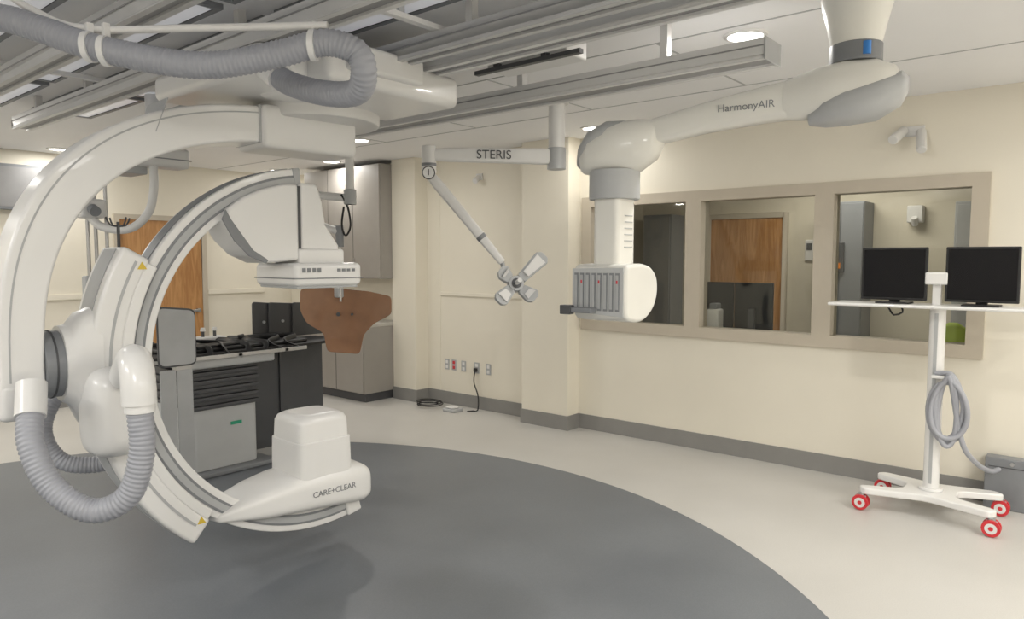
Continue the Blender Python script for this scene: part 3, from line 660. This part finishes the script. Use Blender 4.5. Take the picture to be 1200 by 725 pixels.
prof = [(-0.13, 1.62), (0.04, 1.625), (0.12, 1.605), (0.17, 1.555), (0.178, 1.48), (0.145, 1.41), (0.08, 1.36), (0.0, 1.34), (-0.13, 1.36)]
prism(s, 'head_body', rcurve([V((c2.x+a, 1.72, z)) for a, z in prof], 0.04, 4), (0, 0.30, 0), CR, 0.02)
prism(s, 'head_panel', [(c2.x-0.134, 1.735, 1.375), (c2.x-0.134, 2.02, 1.39), (c2.x-0.134, 2.02, 1.60), (c2.x-0.134, 1.735, 1.605)], (0.01, 0, 0), M['tgrey'])
for k in range(8):
    y = 1.755+k*0.033
    box(s, 'gas_outlet', (c2.x-0.138, y, 1.40), (c2.x-0.133, y+0.021, 1.58), M['mgrey'], 0.001)
    box(s, 'outlet_plate', (c2.x-0.141, y+0.004, 1.41), (c2.x-0.137, y+0.017, 1.57), M['lgrey'])
    if k % 3 == 0: box(s, 'outlet_mark', (c2.x-0.142, y+0.006, 1.53), (c2.x-0.140, y+0.014, 1.545), M['red'])
box(s, 'accessory_bracket', (c2.x-0.19, 1.88, 1.39), (c2.x-0.10, 2.04, 1.415), M['mgrey'], 0.004)
box(s, 'bracket_tip', (c2.x-0.2, 1.99, 1.38), (c2.x-0.16, 2.05, 1.425), M['dgrey'], 0.004)

# ------------------------------------------------------------------ monitor cart
s = G('monitor_cart', (5.25, 0.85, 0.6))
base = [(5.0, 1.20), (5.07, 1.24), (5.17, 1.0), (5.33, 1.0), (5.43, 1.22), (5.49, 1.17), (5.42, 0.85), (5.49, 0.52), (5.43, 0.46), (5.33, 0.70), (5.17, 0.70), (5.07, 0.46), (5.0, 0.50), (5.1, 0.85)]
prism(s, 'base', rcurve([V((x, y, 0.105)) for x, y in base], 0.05, 4), (0, 0, 0.045), W, 0.01)
cyl(s, 'post_foot', (5.25, 0.85, 0.15), (5.25, 0.85, 0.17), 0.07, W, bevel=0.005)
cyl(s, 'post', (5.25, 0.85, 0.15), (5.25, 0.85, 1.33), 0.046, W)
boxes(s, 'post_groove', [((5.201, 0.84, 0.2), (5.206, 0.86, 1.3))], M['lgrey'])
for x, y in ((5.02, 1.21), (5.47, 1.18), (5.02, 0.49), (5.47, 0.49)):
    cyl(s, 'caster_stem', (x, y, 0.08), (x, y, 0.11), 0.02, M['steel'])
    for k in (-0.022, 0.022):
        cyl(s, 'wheel_tyre', (x+k-0.011, y, 0.052), (x+k+0.011, y, 0.052), 0.05, M['red'], bevel=0.004)
        cyl(s, 'wheel_disc', (x+k-0.0125, y, 0.052), (x+k+0.0125, y, 0.052), 0.032, M['white2'])
        cyl(s, 'wheel_hub', (x+k-0.0135, y, 0.052), (x+k+0.0135, y, 0.052), 0.013, M['red'])
    box(s, 'caster_fork', (x-0.008, y-0.03, 0.05), (x+0.008, y+0.03, 0.095), M['lgrey'], 0.004)
box(s, 'shelf', (5.12, 0.2, 1.33), (5.42, 1.49, 1.352), W, 0.01)
for cy in (1.112, 0.622):
    monitor(s, 5.25, cy, 1.375, 0.39, 0.345)
    box(s, 'monitor_foot', (5.2, cy-0.1, 1.352), (5.36, cy+0.1, 1.362), M['black'], 0.004)
    box(s, 'monitor_neck', (5.27, cy-0.03, 1.355), (5.31, cy+0.03, 1.5), M['black'], 0.004)
box(s, 'mount_box', (5.23, 0.80, 1.48), (5.33, 0.93, 1.56), W, 0.01)
box(s, 'mount_post', (5.26, 0.84, 1.35), (5.31, 0.89, 1.5), W, 0.005)
sweep(s, 'monitor_cable', [(5.2, 1.05, 1.33), (5.18, 1.04, 1.30), (5.18, 1.09, 1.28), (5.2, 1.13, 1.33)], 0.006, M['black'])
co = []
for k in range(4*16+1):
    a = math.pi/2+2*math.pi*k/16; q = k/64
    co.append((5.18-0.035*q+0.012*math.sin(2*a), 0.77+(0.075+0.03*math.sin(q*9))*math.cos(a)-0.02*q, 0.70+(0.20+0.03*math.cos(q*11))*math.sin(a)-0.01*q))
co = [(5.19, 0.84, 0.92)]+co+[(5.17, 0.70, 0.6), (5.2, 0.66, 0.45), (5.35, 0.60, 0.33), (5.5, 0.55, 0.27), (5.58, 0.52, 0.27)]
sweep(s, 'coiled_hose', co, 0.016, M['hose'], step=0.01, n=12)
box(s, 'hose_hook', (5.16, 0.74, 0.89), (5.25, 0.86, 0.91), W, 0.004)
s = G('floor_connection_box', (5.66, 0.3, 0.17))
box(s, 'case', (5.60, 0.0, 0.0), (XW-0.012, 0.60, 0.34), M['mgrey'], 0.006)
boxes(s, 'lid_seam', [((5.597, 0.02, 0.28), (5.6, 0.58, 0.285))], M['dgrey'])
cyl(s, 'latch', (5.59, 0.45, 0.31), (5.6, 0.45, 0.31), 0.012, M['steel'])

# ------------------------------------------------------------------ wall small stuff
s = G('wall_camera', (5.66, 1.1, 2.56))
box(s, 'plate', (XW-0.02, 1.05, 2.50), (XW, 1.2, 2.57), M['white2'], 0.006)
cyl(s, 'sensor_a', (5.70, 1.18, 2.545), (5.52, 1.21, 2.46), 0.034, M['white2'], bevel=0.01)
cyl(s, 'sensor_b', (5.70, 1.07, 2.53), (5.57, 1.04, 2.38), 0.032, M['white2'], bevel=0.01)
s = G('wall_camera', (5.66, 5.25, 2.5))
box(s, 'plate', (XW-0.02, 5.2, 2.48), (XW, 5.29, 2.55), M['white2'], 0.006)
cyl(s, 'sensor', (5.70, 5.25, 2.51), (5.61, 5.22, 2.46), 0.03, M['white2'], bevel=0.008)
for i, y in enumerate((5.76, 5.65, 5.50, 5.30, 5.13)):
    s = G('wall_outlet', (XW, y, 0.45))
    box(s, 'plate', (XW-0.006, y-0.036, 0.39), (XW, y+0.036, 0.51), M['lgrey'], 0.003)
    boxes(s, 'sockets', [((XW-0.009, y-0.018, 0.405), (XW-0.005, y+0.018, 0.44)), ((XW-0.009, y-0.018, 0.46), (XW-0.005, y+0.018, 0.495))], M['white'] if i != 1 else M['red'], 0.002)
s = G('power_cable', (5.6, 5.3, 0.2))
box(s, 'plug', (XW-0.04, 5.28, 0.41), (XW-0.01, 5.32, 0.45), M['black'], 0.005)
sweep(s, 'cord', [(XW-0.035, 5.3, 0.42), (XW-0.06, 5.29, 0.3), (XW-0.05, 5.24, 0.15), (5.62, 5.2, 0.012), (5.57, 5.22, 0.01), (5.5, 5.24, 0.012)], 0.007, M['black'])
s = G('foot_switch', (5.5, 5.4, 0.03))
box(s, 'base', (5.38, 5.32, 0.0), (5.52, 5.5, 0.035), M['lgrey'], 0.01)
box(s, 'pedal', (5.40, 5.35, 0.035), (5.49, 5.47, 0.055), M['white2'], 0.01)
s = G('cable_coil', (5.5, 5.8, 0.02))
sweep(s, 'loops', [(5.48+0.13*math.cos(k*0.7)*(1+0.1*math.sin(k)), 5.8+0.15*math.sin(k*0.7), 0.01+0.0022*k) for k in range(26)], 0.006, M['black'])
s = G('wall_sensor', (4.63, YB, 2.0))
box(s, 'plate', (4.57, YB-0.03, 1.94), (4.70, YB, 2.1), M['white2'], 0.008)
box(s, 'display', (4.6, YB-0.034, 2.02), (4.67, YB-0.029, 2.07), M['mgrey'])
s = G('wall_display', (1.7, YB-0.05, 2.4))
box(s, 'case', (0.6, YB-0.1, 2.15), (2.7, YB, 2.62), M['mgrey'], 0.01)
box(s, 'front', (0.63, YB-0.104, 2.18), (2.67, YB-0.1, 2.59), M['alud'])

# ------------------------------------------------------------------ ceiling boom behind the C-arm
s = G('ceiling_supply_boom', (2.255, 5.09, 2.4))
q = V((2.255, 5.09, 0))
cyl(s, 'column', q+Z*H, q+Z*2.4, 0.06, M['white2'])
box(s, 'arm_box', q+V((-0.2, -0.09, 2.27)), q+V((0.2, 0.09, 2.41)), M['white2'], 0.03)
box(s, 'arm_seam', q+V((-0.203, -0.093, 2.325)), q+V((0.203, 0.093, 2.332)), M['mgrey'])
A1 = V((2.21, 5.04, 2.28))
sweep(s, 'curved_arm', [A1, A1+V((0.0, 0.0, -0.15)), A1+V((-0.03, 0.03, -0.32)), A1+V((-0.12, 0.12, -0.43)), A1+V((-0.24, 0.25, -0.42)), A1+V((-0.30, 0.32, -0.34))], 0.028, M['white2'])
B1 = A1+V((-0.30, 0.32, -0.3))
box(s, 'camera_housing', B1-V((0.07, 0.07, 0.06)), B1+V((0.09, 0.07, 0.07)), M['white2'], 0.025)
cyl(s, 'camera_lens', B1+V((0.0, -0.07, -0.0)), B1+V((0.0, -0.12, -0.02)), 0.035, M['mgrey'])
for k in (0.0, 0.05, 0.12):
    cyl(s, 'vertical_pole', B1+V((k, 0.03, 0.3)), B1+V((k, 0.03, -0.8)), 0.012, M['steel'])
box(s, 'pole_bracket', B1+V((-0.03, 0.0, 0.25)), B1+V((0.2, 0.06, 0.31)), M['lgrey'], 0.01)
box(s, 'bracket_arm', B1+V((0.08, 0.0, 0.24)), V((2.2, 5.1, 2.36)), M['lgrey'], 0.01)
box(s, 'pump_rack', B1+V((-0.05, -0.04, -0.82)), B1+V((0.17, 0.04, -0.45)), M['lgrey'], 0.015)

w = bpy.data.worlds.new('world'); sc.world = w; w.use_nodes = True
w.node_tree.nodes['Background'].inputs[0].default_value = (0.6, 0.6, 0.6, 1)
w.node_tree.nodes['Background'].inputs[1].default_value = 0.3
